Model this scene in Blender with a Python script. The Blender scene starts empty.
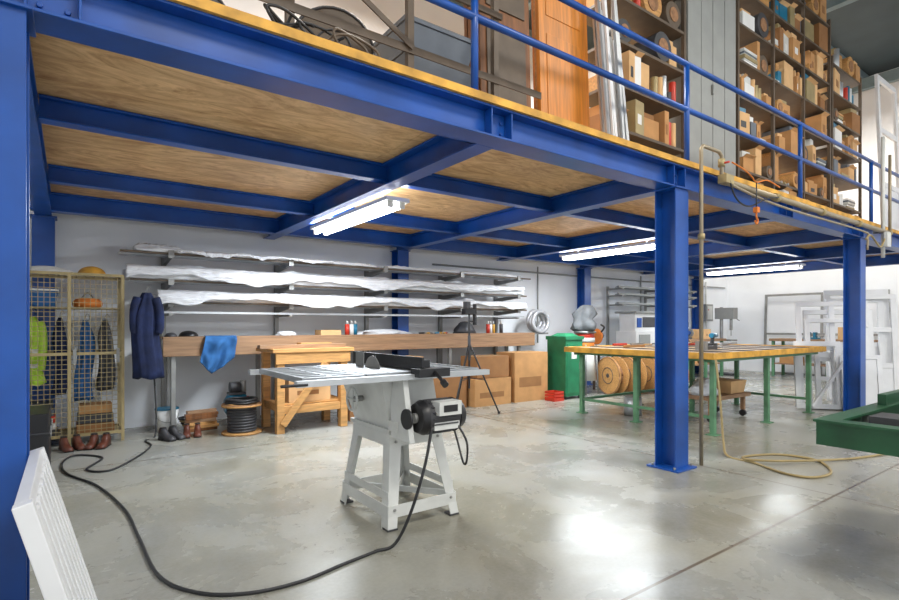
import bpy, math, random
from mathutils import Vector, Matrix, noise
random.seed(7)
sc=bpy.context.scene
try:
    sc.view_settings.view_transform='Standard'
except Exception: pass

# ---------------------------------------------------------------- materials
def M(name,col,rough=.5,metal=0.,var=.12,scale=6.,bump=0.,stretch=(1,1,1),emit=0.,spec=.5,coat=0.,detail=4,bd=.02):
    m=bpy.data.materials.new(name); m.use_nodes=True
    nt=m.node_tree; b=nt.nodes['Principled BSDF']
    tc=nt.nodes.new('ShaderNodeTexCoord'); mp=nt.nodes.new('ShaderNodeMapping')
    mp.inputs['Scale'].default_value=stretch
    nt.links.new(tc.outputs['Object'],mp.inputs[0])
    n=nt.nodes.new('ShaderNodeTexNoise'); n.inputs['Scale'].default_value=scale; n.inputs['Detail'].default_value=detail
    nt.links.new(mp.outputs[0],n.inputs['Vector'])
    r=nt.nodes.new('ShaderNodeValToRGB')
    r.color_ramp.elements[0].position=.3; r.color_ramp.elements[1].position=.7
    r.color_ramp.elements[0].color=(*[max(0,c*(1-var)) for c in col],1)
    r.color_ramp.elements[1].color=(*[min(1,c*(1+var)) for c in col],1)
    nt.links.new(n.outputs['Fac'],r.inputs[0]); nt.links.new(r.outputs[0],b.inputs['Base Color'])
    b.inputs['Roughness'].default_value=rough; b.inputs['Metallic'].default_value=metal
    b.inputs['Coat Weight'].default_value=coat
    if bump:
        bp=nt.nodes.new('ShaderNodeBump'); bp.inputs['Strength'].default_value=bump; bp.inputs['Distance'].default_value=bd
        nt.links.new(n.outputs['Fac'],bp.inputs['Height']); nt.links.new(bp.outputs[0],b.inputs['Normal'])
    if emit:
        b.inputs['Emission Color'].default_value=(*col,1); b.inputs['Emission Strength'].default_value=emit
    return m

BLUE=M('blue_paint',(.006,.070,.33),.32,var=.25,scale=3)
WHITE=M('white_paint',(.78,.78,.77),.4,var=.04)
UPVC=M('white_upvc',(.74,.75,.77),.3,var=.04)
ALU=M('aluminium',(.52,.54,.56),.35,.6,var=.1)
TOPM=M('cast_table_metal',(.36,.38,.40),.35,.6,var=.15)
STEEL=M('grey_steel',(.30,.30,.29),.45,.5,var=.15)
GREYP=M('grey_paint',(.30,.31,.30),.5,var=.06)
BAG=M('grey_filter_bag',(.15,.16,.17),.9,var=.25,bump=.4)
LGREY=M('light_grey_paint',(.62,.63,.61),.4,var=.1)
RACK=M('brown_grey_rack',(.11,.08,.055),.55,var=.2)
BLACK=M('black_plastic',(.012,.012,.014),.4,var=.1)
DARK=M('dark_grey',(.05,.05,.055),.5,var=.2)
WOOD=M('pale_wood',(.52,.27,.09),.6,var=.25,scale=5,stretch=(1,9,9))
PINE=M('pine_plank',(.30,.175,.095),.6,var=.25,scale=5,stretch=(.6,8,8))
ORW=M('orange_wood',(.60,.21,.025),.45,var=.25,scale=4,stretch=(8,8,.6))
BRW=M('brown_wood',(.20,.075,.022),.55,var=.35,scale=4,stretch=(8,8,.6))
CARD=M('cardboard',(.50,.26,.10),.8,var=.12)
CARD2=M('cardboard_light',(.68,.42,.20),.8,var=.1)
CARD3=M('cardboard_dark',(.30,.14,.05),.8,var=.12)
WRAP=M('white_wrap',(.70,.715,.75),.38,var=.13,scale=6,bump=.8,stretch=(.7,5,5),detail=5,bd=.035)
NAVY=M('navy_cloth',(.008,.016,.06),.9,var=.4,scale=9,bump=.3)
CLOTHB=M('blue_cloth',(.025,.12,.32),.9,var=.2,scale=9,bump=.3)
HIVIS=M('hivis_green',(.40,.62,.05),.8,var=.2)
ORANGE=M('orange_cloth',(.7,.2,.03),.8,var=.2)
RED=M('red_plastic',(.55,.04,.02),.4)
GREEN=M('green_paint',(.02,.19,.085),.45,var=.2)
SAGE=M('sage_green_paint',(.10,.24,.13),.5,var=.25)
DGREEN=M('dark_green_paint',(.012,.075,.03),.4,var=.3)
YELP=M('yellow_ply_edge',(.60,.31,.04),.6,var=.4,scale=6,stretch=(1,1,1))
KHAKI=M('khaki_metal',(.38,.30,.15),.45,.3,var=.15)
COPPER=M('cable_copper',(.30,.15,.07),.6,var=.3,scale=20)
BIN=M('grey_blue_plastic',(.12,.14,.17),.45,var=.1)
TEAL=M('teal_paint',(.01,.16,.28),.35)
HOSE=M('yellow_hose',(.36,.27,.12),.5)
BROWN=M('red_brown_leather',(.10,.025,.012),.5,var=.3)
TUBE=M('tube_glow',(.95,.98,1.),.4,emit=14)
RUBBER=M('black_cable',(.018,.018,.02),.5)
PIPE=M('bronze_pipe',(.34,.28,.19),.4,.3)
GRIME=M('dirty_table_top',(.27,.17,.08),.5,var=.5,scale=4)
SILV=M('duct_silver',(.5,.5,.52),.35,.3)

def floor_mat():
    m=bpy.data.materials.new('polished_concrete'); m.use_nodes=True
    nt=m.node_tree; b=nt.nodes['Principled BSDF']; L=nt.links.new
    tc=nt.nodes.new('ShaderNodeTexCoord')
    def nz(s,d,dist=0,ro=.62):
        n=nt.nodes.new('ShaderNodeTexNoise'); n.inputs['Scale'].default_value=s; n.inputs['Detail'].default_value=d
        n.inputs['Roughness'].default_value=ro; n.inputs['Distortion'].default_value=dist
        L(tc.outputs['Object'],n.inputs['Vector']); return n
    a=nz(.5,8,.3,.65); c=nz(1.3,12,.4,.66); f=nz(45,4)
    r=nt.nodes.new('ShaderNodeValToRGB'); e=r.color_ramp.elements
    e[0].position=.36; e[0].color=(.34,.325,.265,1); e[1].position=.64; e[1].color=(.40,.41,.405,1)
    L(a.outputs['Fac'],r.inputs[0])
    r2=nt.nodes.new('ShaderNodeValToRGB'); e=r2.color_ramp.elements
    e[0].position=.30; e[0].color=(.62,.61,.57,1); e[1].position=.72; e[1].color=(1.10,1.10,1.09,1)
    L(c.outputs['Fac'],r2.inputs[0])
    mx=nt.nodes.new('ShaderNodeMixRGB'); mx.blend_type='MULTIPLY'; mx.inputs[0].default_value=.9
    L(r.outputs[0],mx.inputs[1]); L(r2.outputs[0],mx.inputs[2])
    r3=nt.nodes.new('ShaderNodeValToRGB'); e=r3.color_ramp.elements
    e[0].position=.3; e[0].color=(.82,.82,.80,1); e[1].position=.65; e[1].color=(1,1,1,1)
    L(f.outputs['Fac'],r3.inputs[0])
    mx2=nt.nodes.new('ShaderNodeMixRGB'); mx2.blend_type='MULTIPLY'; mx2.inputs[0].default_value=.8
    L(mx.outputs[0],mx2.inputs[1]); L(r3.outputs[0],mx2.inputs[2])
    sep=nt.nodes.new('ShaderNodeSeparateXYZ'); L(tc.outputs['Object'],sep.inputs[0])
    acc=None
    for ax,v in (('Y',1.48),('X',4.55),('X',9.3),('Y',5.6),('Y',-3)):
        s=nt.nodes.new('ShaderNodeMath'); s.operation='SUBTRACT'; L(sep.outputs[ax],s.inputs[0]); s.inputs[1].default_value=v
        ab=nt.nodes.new('ShaderNodeMath'); ab.operation='ABSOLUTE'; L(s.outputs[0],ab.inputs[0])
        lt=nt.nodes.new('ShaderNodeMath'); lt.operation='LESS_THAN'; L(ab.outputs[0],lt.inputs[0]); lt.inputs[1].default_value=.009
        if acc is None: acc=lt
        else:
            ad=nt.nodes.new('ShaderNodeMath'); ad.operation='MAXIMUM'; L(acc.outputs[0],ad.inputs[0]); L(lt.outputs[0],ad.inputs[1]); acc=ad
    mj=nt.nodes.new('ShaderNodeMixRGB'); L(acc.outputs[0],mj.inputs[0]); L(mx2.outputs[0],mj.inputs[1]); mj.inputs[2].default_value=(.13,.10,.07,1)
    L(mj.outputs[0],b.inputs['Base Color'])
    rr=nt.nodes.new('ShaderNodeMapRange'); rr.inputs['From Min'].default_value=.3; rr.inputs['From Max'].default_value=.7
    rr.inputs['To Min'].default_value=.17; rr.inputs['To Max'].default_value=.38
    L(c.outputs['Fac'],rr.inputs['Value']); L(rr.outputs[0],b.inputs['Roughness'])
    return m
def ply_mat():
    m=bpy.data.materials.new('plywood_underside'); m.use_nodes=True
    nt=m.node_tree; b=nt.nodes['Principled BSDF']; L=nt.links.new
    tc=nt.nodes.new('ShaderNodeTexCoord'); mp=nt.nodes.new('ShaderNodeMapping'); mp.inputs['Scale'].default_value=(1.3,3.6,1)
    L(tc.outputs['Object'],mp.inputs[0])
    n=nt.nodes.new('ShaderNodeTexNoise'); n.inputs['Scale'].default_value=1.5; n.inputs['Detail'].default_value=12; n.inputs['Distortion'].default_value=2.8; n.inputs['Roughness'].default_value=.68
    L(mp.outputs[0],n.inputs['Vector'])
    r=nt.nodes.new('ShaderNodeValToRGB'); e=r.color_ramp.elements
    e[0].position=.30; e[0].color=(.38,.18,.06,1); e[1].position=.62; e[1].color=(.80,.54,.27,1)
    L(n.outputs['Fac'],r.inputs[0])
    n2=nt.nodes.new('ShaderNodeTexNoise'); n2.inputs['Scale'].default_value=.8; n2.inputs['Detail'].default_value=3
    L(tc.outputs['Object'],n2.inputs['Vector'])
    r2=nt.nodes.new('ShaderNodeValToRGB'); e=r2.color_ramp.elements
    e[0].position=.35; e[0].color=(.78,.74,.70,1); e[1].position=.65; e[1].color=(1.08,1.08,1.08,1)
    L(n2.outputs['Fac'],r2.inputs[0])
    mx=nt.nodes.new('ShaderNodeMixRGB'); mx.blend_type='MULTIPLY'; mx.inputs[0].default_value=1
    L(r.outputs[0],mx.inputs[1]); L(r2.outputs[0],mx.inputs[2])
    L(mx.outputs[0],b.inputs['Base Color']); b.inputs['Roughness'].default_value=.5
    return m
FLOOR=floor_mat(); PLY=ply_mat()
WALL=M('white_wall_paint',(.82,.845,.88),.7,var=.05,scale=1.2,bump=.05)
ROOF=M('dark_roof',(.03,.05,.06),.6,var=.2,scale=2)
ROOFB=M('roof_purlin',(.16,.22,.24),.6)

# ---------------------------------------------------------------- builder
class B:
    def __init__(s,n): s.n=n; s.v=[]; s.f=[]; s.m=[]; s.sm=[]; s.mats=[]
    def mi(s,m):
        if m not in s.mats: s.mats.append(m)
        return s.mats.index(m)
    def add(s,vs,fs,m,smooth=False,T=None):
        o=len(s.v); k=s.mi(m)
        for p in vs:
            p=Vector(p)
            if T is not None: p=T@p
            s.v.append(p)
        for i,f in enumerate(fs):
            s.f.append([o+j for j in f]); s.m.append(k)
            s.sm.append(smooth if isinstance(smooth,bool) else smooth[i])
    def box(s,x0,x1,y0,y1,z0,z1,m,T=None):
        vs=[(x0,y0,z0),(x1,y0,z0),(x1,y1,z0),(x0,y1,z0),(x0,y0,z1),(x1,y0,z1),(x1,y1,z1),(x0,y1,z1)]
        s.add(vs,[(0,3,2,1),(4,5,6,7),(0,1,5,4),(1,2,6,5),(2,3,7,6),(3,0,4,7)],m,False,T)
    def hexa(s,bot,top,m,T=None):
        s.add(list(bot)+list(top),[(0,3,2,1),(4,5,6,7),(0,1,5,4),(1,2,6,5),(2,3,7,6),(3,0,4,7)],m,False,T)
    def frame(s,d):
        d=d.normalized(); up=Vector((0,0,1)) if abs(d.z)<.95 else Vector((1,0,0))
        a=d.cross(up).normalized(); return a,d.cross(a).normalized()
    def bar(s,p,q,w,h,m,T=None):
        p=Vector(p); q=Vector(q); a,c=s.frame(q-p); a=a*w/2; c=c*h/2
        vs=[p-a-c,p+a-c,p+a+c,p-a+c,q-a-c,q+a-c,q+a+c,q-a+c]
        s.add(vs,[(0,3,2,1),(4,5,6,7),(0,1,5,4),(1,2,6,5),(2,3,7,6),(3,0,4,7)],m,False,T)
    def cyl(s,p,q,r,m,n=16,r2=None,T=None):
        p=Vector(p); q=Vector(q); r2=r if r2 is None else r2
        a,c=s.frame(q-p); vs=[];
        for (o,rr) in ((p,r),(q,r2)):
            for i in range(n):
                t=2*math.pi*i/n; vs.append(o+a*math.cos(t)*rr+c*math.sin(t)*rr)
        fs=[(i,(i+1)%n,n+(i+1)%n,n+i) for i in range(n)]; sm=[True]*n
        fs+=[tuple(range(n))[::-1],tuple(range(n,2*n))]; sm+=[False,False]
        s.add(vs,fs,m,sm,T)
    def tube(s,pts,r,m,n=8,sub=6,T=None):
        P=[Vector(p) for p in pts]; C=[]
        if sub>1 and len(P)>2:
            E=[P[0]*2-P[1]]+P+[P[-1]*2-P[-2]]
            for i in range(1,len(E)-2):
                a,b,c,d=E[i-1:i+3]
                for k in range(sub):
                    t=k/sub; C.append(.5*((2*b)+(c-a)*t+(2*a-5*b+4*c-d)*t*t+(3*b-a-3*c+d)*t**3))
            C.append(P[-1])
        else: C=P
        vs=[]; pa=None
        for i,p in enumerate(C):
            d=(C[min(i+1,len(C)-1)]-C[max(i-1,0)]).normalized()
            if pa is None: a,_=s.frame(d)
            else:
                a=(pa-d*pa.dot(d)); a=a.normalized() if a.length>1e-5 else s.frame(d)[0]
            pa=a; c=d.cross(a)
            rr=r(i/(len(C)-1)) if callable(r) else r
            for k in range(n):
                t=2*math.pi*k/n; vs.append(p+a*math.cos(t)*rr+c*math.sin(t)*rr)
        fs=[]
        for i in range(len(C)-1):
            for k in range(n):
                fs.append((i*n+k,i*n+(k+1)%n,(i+1)*n+(k+1)%n,(i+1)*n+k))
        sm=[True]*len(fs)
        fs+=[tuple(range(n))[::-1],tuple(range((len(C)-1)*n,len(C)*n))]; sm+=[False,False]
        s.add(vs,fs,m,sm,T)
    def loops(s,L,m,cap=True,T=None):
        n=len(L[0]); vs=[p for l in L for p in l]; fs=[]
        for i in range(len(L)-1):
            for k in range(n): fs.append((i*n+k,i*n+(k+1)%n,(i+1)*n+(k+1)%n,(i+1)*n+k))
        if cap: fs+=[tuple(range(n))[::-1],tuple(range((len(L)-1)*n,len(L)*n))]
        s.add(vs,fs,m,True,T)
    def grid(s,fn,nu,nv,m,T=None):
        vs=[fn(i/nu,j/nv) for j in range(nv+1) for i in range(nu+1)]
        fs=[(j*(nu+1)+i,j*(nu+1)+i+1,(j+1)*(nu+1)+i+1,(j+1)*(nu+1)+i) for j in range(nv) for i in range(nu)]
        s.add(vs,fs,m,True,T)
    def done(s,bevel=0.,parent=None):
        xs=[p.x for p in s.v]; ys=[p.y for p in s.v]; zs=[p.z for p in s.v]
        o=Vector(((min(xs)+max(xs))/2,(min(ys)+max(ys))/2,min(zs)))
        me=bpy.data.meshes.new(s.n); me.from_pydata([tuple(p-o) for p in s.v],[],s.f)
        for m in s.mats: me.materials.append(m)
        me.polygons.foreach_set('material_index',s.m); me.polygons.foreach_set('use_smooth',s.sm); me.update()
        ob=bpy.data.objects.new(s.n,me); ob.location=o; sc.collection.objects.link(ob)
        if bevel:
            md=ob.modifiers.new('bevel','BEVEL'); md.width=bevel; md.segments=2; md.limit_method='ANGLE'; md.angle_limit=.9
        return ob
def TL(x,y,z=0,yaw=0,tilt=0): # tilt: top leans to local +y
    return Matrix.Translation((x,y,z))@Matrix.Rotation(math.radians(yaw),4,'Z')@Matrix.Rotation(-math.radians(tilt),4,'X')
def nz(*a): return noise.noise(Vector(a))

# ---------------------------------------------------------------- room
XL,XR,YB,YF,ZR=-.62,15.0,7.45,-6.0,7.0
b=B('floor'); b.box(XL-.1,XR+.1,YF,YB+.1,-.1,0,FLOOR); o=b.done(); 
for v in o.data.vertices: v.co+=o.location
o.location=(0,0,0)
b=B('wall_back'); b.box(XL-.1,XR+.1,YB,YB+.12,0,ZR,WALL); b.done()
b=B('wall_left'); b.box(XL-.12,XL,YF,YB,0,ZR,WALL); b.done()
b=B('wall_right'); b.box(XR,XR+.12,YF,YB,0,ZR,WALL); b.done()
b=B('ceiling'); b.box(XL-.12,XR+.12,YF,YB+.1,ZR,ZR+.1,ROOF)
for i in range(9):
    y=YF+.6+i*1.6; b.box(XL,XR,y,y+.08,ZR-.16,ZR,ROOFB)
for i in range(4):
    x=2+i*4.2; b.box(x,x+.14,YF,YB,ZR-.4,ZR-.16,ROOFB)
b.done()

# ---------------------------------------------------------------- mezzanine
ZB,ZD,ZT=2.44,2.64,2.685
YFb=2.62
colX=[-.23,4.30,8.75,13.2]
def ibx(b,x0,x1,y,z0,z1,w,m,t=.014):
    b.box(x0,x1,y-w/2,y+w/2,z0,z0+t,m); b.box(x0,x1,y-w/2,y+w/2,z1-t,z1,m); b.box(x0,x1,y-t/2,y+t/2,z0+t,z1-t,m)
def iby(b,x,y0,y1,z0,z1,w,m,t=.014):
    b.box(x-w/2,x+w/2,y0,y1,z0,z0+t,m); b.box(x-w/2,x+w/2,y0,y1,z1-t,z1,m); b.box(x-t/2,x+t/2,y0,y1,z0+t,z1-t,m)
b=B('mezzanine_steel_frame')
ibx(b,-.33,13.3,YFb,ZB,ZD,.17,BLUE)
ibx(b,-.33,13.3,YFb+.17,ZB+.05,ZD-.002,.10,BLUE)
for y in (4.05,5.75): ibx(b,-.15,13.2,y,ZB+.05,ZD-.002,.10,BLUE)
ibx(b,-.33,13.3,6.95,ZB+.003,ZD-.002,.14,BLUE)
for x in (-.23,2.25,4.30,6.5,8.75,11.0,13.2): iby(b,x,YFb+.09,7.42,ZB+.002,ZD-.004,.15,BLUE)
for x in (-.05,2.25,4.30,6.5,8.75,11,13.2):
    b.box(x-.09,x-.08,YFb-.08,YFb-.01,ZB+.014,ZD-.014,BLUE); b.box(x+.08,x+.09,YFb-.08,YFb-.01,ZB+.014,ZD-.014,BLUE)
    for s in (-1,1):
        for z in (ZB+.06,ZB+.13): b.cyl((x+s*.045,YFb-.007,z),(x+s*.045,YFb-.02,z),.012,BLUE,6)
b.done(.003)
b=B('mezzanine_plywood_deck')
xs=[-.36+i*2.44 for i in range(6)]+[13.4]
for i in range(len(xs)-1):
    for (y0,y1) in ((2.53,3.75),(3.75,4.97),(4.97,6.19),(6.19,7.43)):
        b.box(xs[i]+.002,xs[i+1]-.002,y0+.002,y1-.002,ZD+.001,ZT,PLY)
b.box(-.36,13.4,2.515,2.531,ZD+.001,ZT+.004,YELP)
o=b.done()
for x in colX:
    for y in (YFb,7.31):
        b=B('steel_column'); w=.1
        b.box(x-w,x+w,y-w,y-w+.014,.015,ZB,BLUE); b.box(x-w,x+w,y+w-.014,y+w,.015,ZB,BLUE); b.box(x-.006,x+.006,y-w+.014,y+w-.014,.015,ZB,BLUE)
        k=.15 if y<5 else .12
        b.box(x-.15,x+.15,y-k,y+k,0,.016,BLUE)
        b.box(x-.12,x+.12,y-.12,y+.12,ZB-.015,ZB-.001,BLUE)
        for sx in(-1,1):
            for sy in(-1,1): b.cyl((x+sx*.125,y+sy*.105,.016),(x+sx*.125,y+sy*.105,.035),.012,STEEL,6)
        b.done(.003)
b=B('safety_railing')
for x in (-.37,2.07,4.51,6.93,9.35,11.8): b.cyl((x,2.60,ZT+.001),(x,2.60,3.60),.024,BLUE,14); b.box(x-.05,x+.05,2.55,2.65,ZT+.001,ZT+.01,BLUE)
for z in (3.60,3.19): b.cyl((-.37,2.60,z),(13.3,2.60,z),.024,BLUE,14)
b.done()

# ---------------------------------------------------------------- fluorescent lights
def fluoro(x,y0,y1,k=1.):
    b=B('fluorescent_light')
    b.box(x-.12,x+.12,y0,y1,2.375,2.41,WHITE)
    for dx in (-.06,.06):
        b.cyl((x+dx,y0+.05,2.345),(x+dx,y1-.05,2.345),.024,TUBE,12)
        for y in (y0+.03,y1-.05): b.box(x+dx-.026,x+dx+.026,y,y+.025,2.32,2.375,WHITE)
    for y in (y0+.3,y1-.3): b.cyl((x,y,2.41),(x,y,ZD),.005,STEEL,6)
    b.done()
    for up,e in ((0,125*k),(1,42*k)):
        l=bpy.data.lights.new('lamp','AREA'); l.shape='RECTANGLE'; l.size=.24; l.size_y=y1-y0; l.energy=e; l.color=(.88,.95,1)
        ob=bpy.data.objects.new('fluorescent_lamp_glow',l); ob.location=(x,(y0+y1)/2,2.43 if up else 2.31)
        if up: ob.rotation_euler=(math.pi,0,0)
        sc.collection.objects.link(ob)
fluoro(2.42,4.15,6.0); fluoro(6.68,4.15,6.0,.9); fluoro(11.2,4.15,6.0,.6)
for (x,y,e) in ((1.5,-1.5,260),(6.5,-1.0,240),(11.5,-1.0,120),(3.5,4.9,260),(8,5.2,260),(12.2,4.5,200)):  # unseen overhead lamps, added to light the open hall and the deck
    b=B('added_hall_lamp'); b.cyl((x,y,6.45),(x,y,6.2),.12,LGREY,20,r2=.3); b.cyl((x,y,6.45),(x,y,6.62),.07,DARK,12)
    b.cyl((x,y,6.199),(x,y,6.19),.27,WHITE,20); b.cyl((x,y,6.62),(x,y,6.9),.01,STEEL,6); b.done()
    l=bpy.data.lights.new('lamp','AREA'); l.shape='DISK'; l.size=1.6; l.energy=e; l.color=(1,.96,.88)
    ob=bpy.data.objects.new('added_hall_lamp_glow',l); ob.location=(x,y,6.12); sc.collection.objects.link(ob)

# ---------------------------------------------------------------- table saw
b=B('table_saw')
zt=.97
b.box(1.38,1.92,2.72,3.50,zt-.035,zt,TOPM)
b.box(1.70,1.702,2.73,3.49,zt,zt+.0015,DARK); b.box(1.52,1.535,2.73,3.49,zt-.001,zt+.001,DARK)
for (x0,x1) in ((1.0,1.37),(1.93,2.2)):
    b.box(x0,x1,2.72,2.75,zt-.035,zt-.003,TOPM); b.box(x0,x1,3.47,3.50,zt-.035,zt-.003,TOPM)
    b.box(x0,x0+.025,2.75,3.47,zt-.035,zt-.003,TOPM); b.box(x1-.025,x1,2.75,3.47,zt-.035,zt-.003,TOPM)
    k=7
    for i in range(1,k): y=2.75+.72*i/k; b.box(x0+.025,x1-.025,y-.012,y+.012,zt-.03,zt-.004,TOPM)
    b.box((x0+x1)/2-.01,(x0+x1)/2+.01,2.75,3.47,zt-.031,zt-.005,TOPM)
b.box(.95,2.24,2.655,2.70,zt-.045,zt-.012,ALU); b.box(.95,2.24,3.52,3.56,zt-.045,zt-.012,ALU)
for x in (1.1,1.5,1.9,2.15): b.box(x-.012,x+.012,2.69,2.73,zt-.04,zt-.02,DARK); b.box(x-.012,x+.012,3.49,3.53,zt-.04,zt-.02,DARK)
b.cyl((.86,2.64,zt-.03),(1.0,2.64,zt-.03),.008,BLACK,8)
b.box(1.73,1.80,2.70,3.60,zt+.004,zt+.065,BLACK); b.box(1.715,1.73,2.66,3.6,zt+.004,zt+.085,BLACK); b.box(1.66,1.88,2.60,2.70,zt-.03,zt+.02,BLACK)
b.cyl((1.77,2.6,zt),(1.77,2.52,zt-.05),.011,BLACK,10); b.cyl((1.77,2.52,zt-.05),(1.77,2.49,zt-.07),.02,BLACK,10)
b.cyl((1.60,3.08,zt-.03),(1.603,3.08,zt-.03),.11,STEEL,32)
b.box(1.598,1.603,3.2,3.32,zt,zt+.1,STEEL)
# body
b.hexa([(1.62,2.88,.60),(2.0,2.88,.60),(2.0,3.38,.60),(1.62,3.38,.60)],[(1.52,2.82,.93),(1.9,2.82,.93),(1.9,3.42,.93),(1.52,3.42,.93)],LGREY)
b.box(1.60,2.02,2.86,3.41,.575,.60,LGREY)
b.cyl((1.56,3.14,.77),(1.49,3.14,.77),.02,STEEL,10)
ring=[(1.485,3.14+.075*math.cos(t*math.pi/8),.77+.075*math.sin(t*math.pi/8)) for t in range(17)]
b.tube(ring,.008,LGREY,8,1); b.bar((1.49,3.07,.77),(1.49,3.21,.77),.02,.008,LGREY); b.bar((1.49,3.14,.70),(1.49,3.14,.84),.02,.008,LGREY)
top=[(1.62,2.88),(2.0,2.88),(2.0,3.38),(1.62,3.38)]; foot=[(1.555,2.79),(2.09,2.79),(2.09,3.48),(1.555,3.48)]
def lerp(a,c,t): return a+(c-a)*t
def LP(i,z):
    t=1-z/.58; return (lerp(top[i][0],foot[i][0],t),lerp(top[i][1],foot[i][1],t))
sg=[(1,1),(-1,1),(-1,-1),(1,-1)]
for i in range(4):
    sx,sy=sg[i]; w=.085; t=.006
    def q(z,dx,dy): p=LP(i,z); return (p[0]+dx*sx,p[1]+dy*sy,z)
    for (a0,a1,c0,c1) in ((0,w,0,t),(0,t,.0065,w)):
        b.hexa([q(0,a0,c0),q(0,a1*.75 if a1>t else a1,c0),q(0,a1*.75 if a1>t else a1,c1),q(0,a0,c1)],[q(.575,a0,c0),q(.575,a1,c0),q(.575,a1,c1),q(.575,a0,c1)],LGREY)
    p=LP(i,0); b.box(min(p[0],p[0]+sx*.07),max(p[0],p[0]+sx*.07),min(p[1],p[1]+sy*.07),max(p[1],p[1]+sy*.07),-.0,.012,DARK)
    for z in (.12,.52): p=LP(i,z); b.cyl((p[0]+sx*.04,p[1]-sy*.004,z),(p[0]+sx*.04,p[1]-sy*.014,z),.009,STEEL,6)
for z,h in ((.11,.075),(.53,.08)):
    for i in range(4):
        p=LP(i,z); r=LP((i+1)%4,z); b.bar((p[0],p[1],z),(r[0],r[1],z),.008,h,LGREY)
for z in (.20,):
    for i in (3,1):
        p=LP(i,z); r=LP((i+1)%4,z); b.bar((p[0],p[1],z),(r[0],r[1],z),.008,.05,LGREY)
p=LP(0,.12); r=LP(2,.12); b.bar((p[0],p[1],.13),(r[0],r[1],.13),.008,.04,LGREY)
p=LP(1,.12); r=LP(3,.12); b.bar((p[0],p[1],.135),(r[0],r[1],.135),.008,.04,LGREY)
# motor, belt guard
b.box(1.60,1.99,2.76,2.87,.60,.66,LGREY)
b.hexa([(1.605,2.62,.56),(1.64,2.62,.56),(1.64,2.84,.56),(1.605,2.84,.56)],[(1.605,2.70,.92),(1.64,2.70,.92),(1.64,2.86,.92),(1.605,2.86,.92)],LGREY)
b.cyl((1.70,2.64,.70),(1.92,2.64,.70),.098,DARK,28)
for i in range(18):
    t=2*math.pi*i/18; b.bar((1.72,2.64+.1*math.cos(t),.70+.1*math.sin(t)),(1.90,2.64+.1*math.cos(t),.70+.1*math.sin(t)),.012,.008,DARK)
b.cyl((1.66,2.64,.70),(1.70,2.64,.70),.085,BLACK,28,r2=.105); b.cyl((1.92,2.64,.70),(1.97,2.64,.70),.105,BLACK,28,r2=.085)
b.cyl((1.64,2.64,.70),(1.66,2.64,.70),.03,STEEL,14)
b.cyl((1.59,2.64,.70),(1.604,2.64,.70),.06,BLACK,28)
b.box(1.74,1.90,2.51,2.60,.72,.80,LGREY); b.box(1.73,1.91,2.545,2.60,.63,.71,LGREY); b.box(1.77,1.87,2.507,2.51,.74,.78,BLACK)
b.tube([(1.9,2.56,.66),(1.93,2.50,.55),(1.96,2.54,.42),(1.98,2.6,.40),(2.0,2.68,.5),(2.0,2.76,.66)],.007,RUBBER)
b.done(.003)
b=B('power_cable')
R=.009
b.tube([(1.70,2.53,.66),(1.63,2.50,.45),(1.55,2.52,.2),(1.47,2.56,.03),(1.36,2.58,R),(1.15,2.54,R),(.91,2.49,R),(.68,2.52,R),(.487,2.66,R),(.36,2.95,R),(.33,3.54,R),(.30,4.16,R),(.17,4.9,R),(-.02,5.45,R),(-.05,5.9,R),(.05,6.15,R),(.25,5.9,R),(.12,5.5,R),(.28,5.35,R),(.52,5.75,R),(.68,6.2,R),(.66,6.5,R),(.78,6.7,.03),(.80,6.9,.5),(.80,7.3,.95)],R,RUBBER,8,10)
b.done()

# ---------------------------------------------------------------- locker cage + clothes
b=B('wire_mesh_locker')
x0,x1,y0,y1,z1=-.50,.47,6.72,7.17,1.78
xm=.0
for x in (x0,xm,x1):
    for y in (y0,y1): b.box(x-.015,x+.015,y-.015,y+.015,0,z1,KHAKI)
for z in (.10,.95,z1):
    for y in (y0,y1): b.box(x0,x1,y-.012,y+.012,z-.015,z+.0151,KHAKI)
    for x in (x0,xm,x1): b.box(x-.012,x+.012,y0,y1,z-.0149,z+.0152,KHAKI)
b.box(x0+.02,x1-.02,y0+.02,y1-.02,.09,.10,KHAKI); b.box(x0+.02,x1-.02,y0+.02,y1-.02,1.42,1.43,KHAKI)
n=20
for i in range(1,n): x=x0+(x1-x0)*i/n; b.box(x-.0025,x+.0025,y0-.004,y0+.001,.1,z1,KHAKI)
for i in range(1,34): z=.1+(z1-.1)*i/34; b.box(x0,x1,y0-.002,y0+.003,z-.0025,z+.0025,KHAKI)
for i in range(1,9): y=y0+(y1-y0)*i/9; b.box(x1-.002,x1+.003,y-.0025,y+.0025,.1,z1,KHAKI)
for i in range(1,34): z=.1+(z1-.1)*i/34; b.box(x1,x1+.004,y0,y1,z-.0025,z+.0025,KHAKI)
for i in range(1,12): x=x0+(x1-x0)*i/12; b.box(x-.003,x+.003,y0,y1,z1+.004,z1+.009,KHAKI)
b.box(x1-.06,x1-.03,y0-.02,y0-.012,.85,1.0,STEEL); b.box(.03,.06,y0-.03,y0-.015,.85,1.0,STEEL)
b.done()
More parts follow.
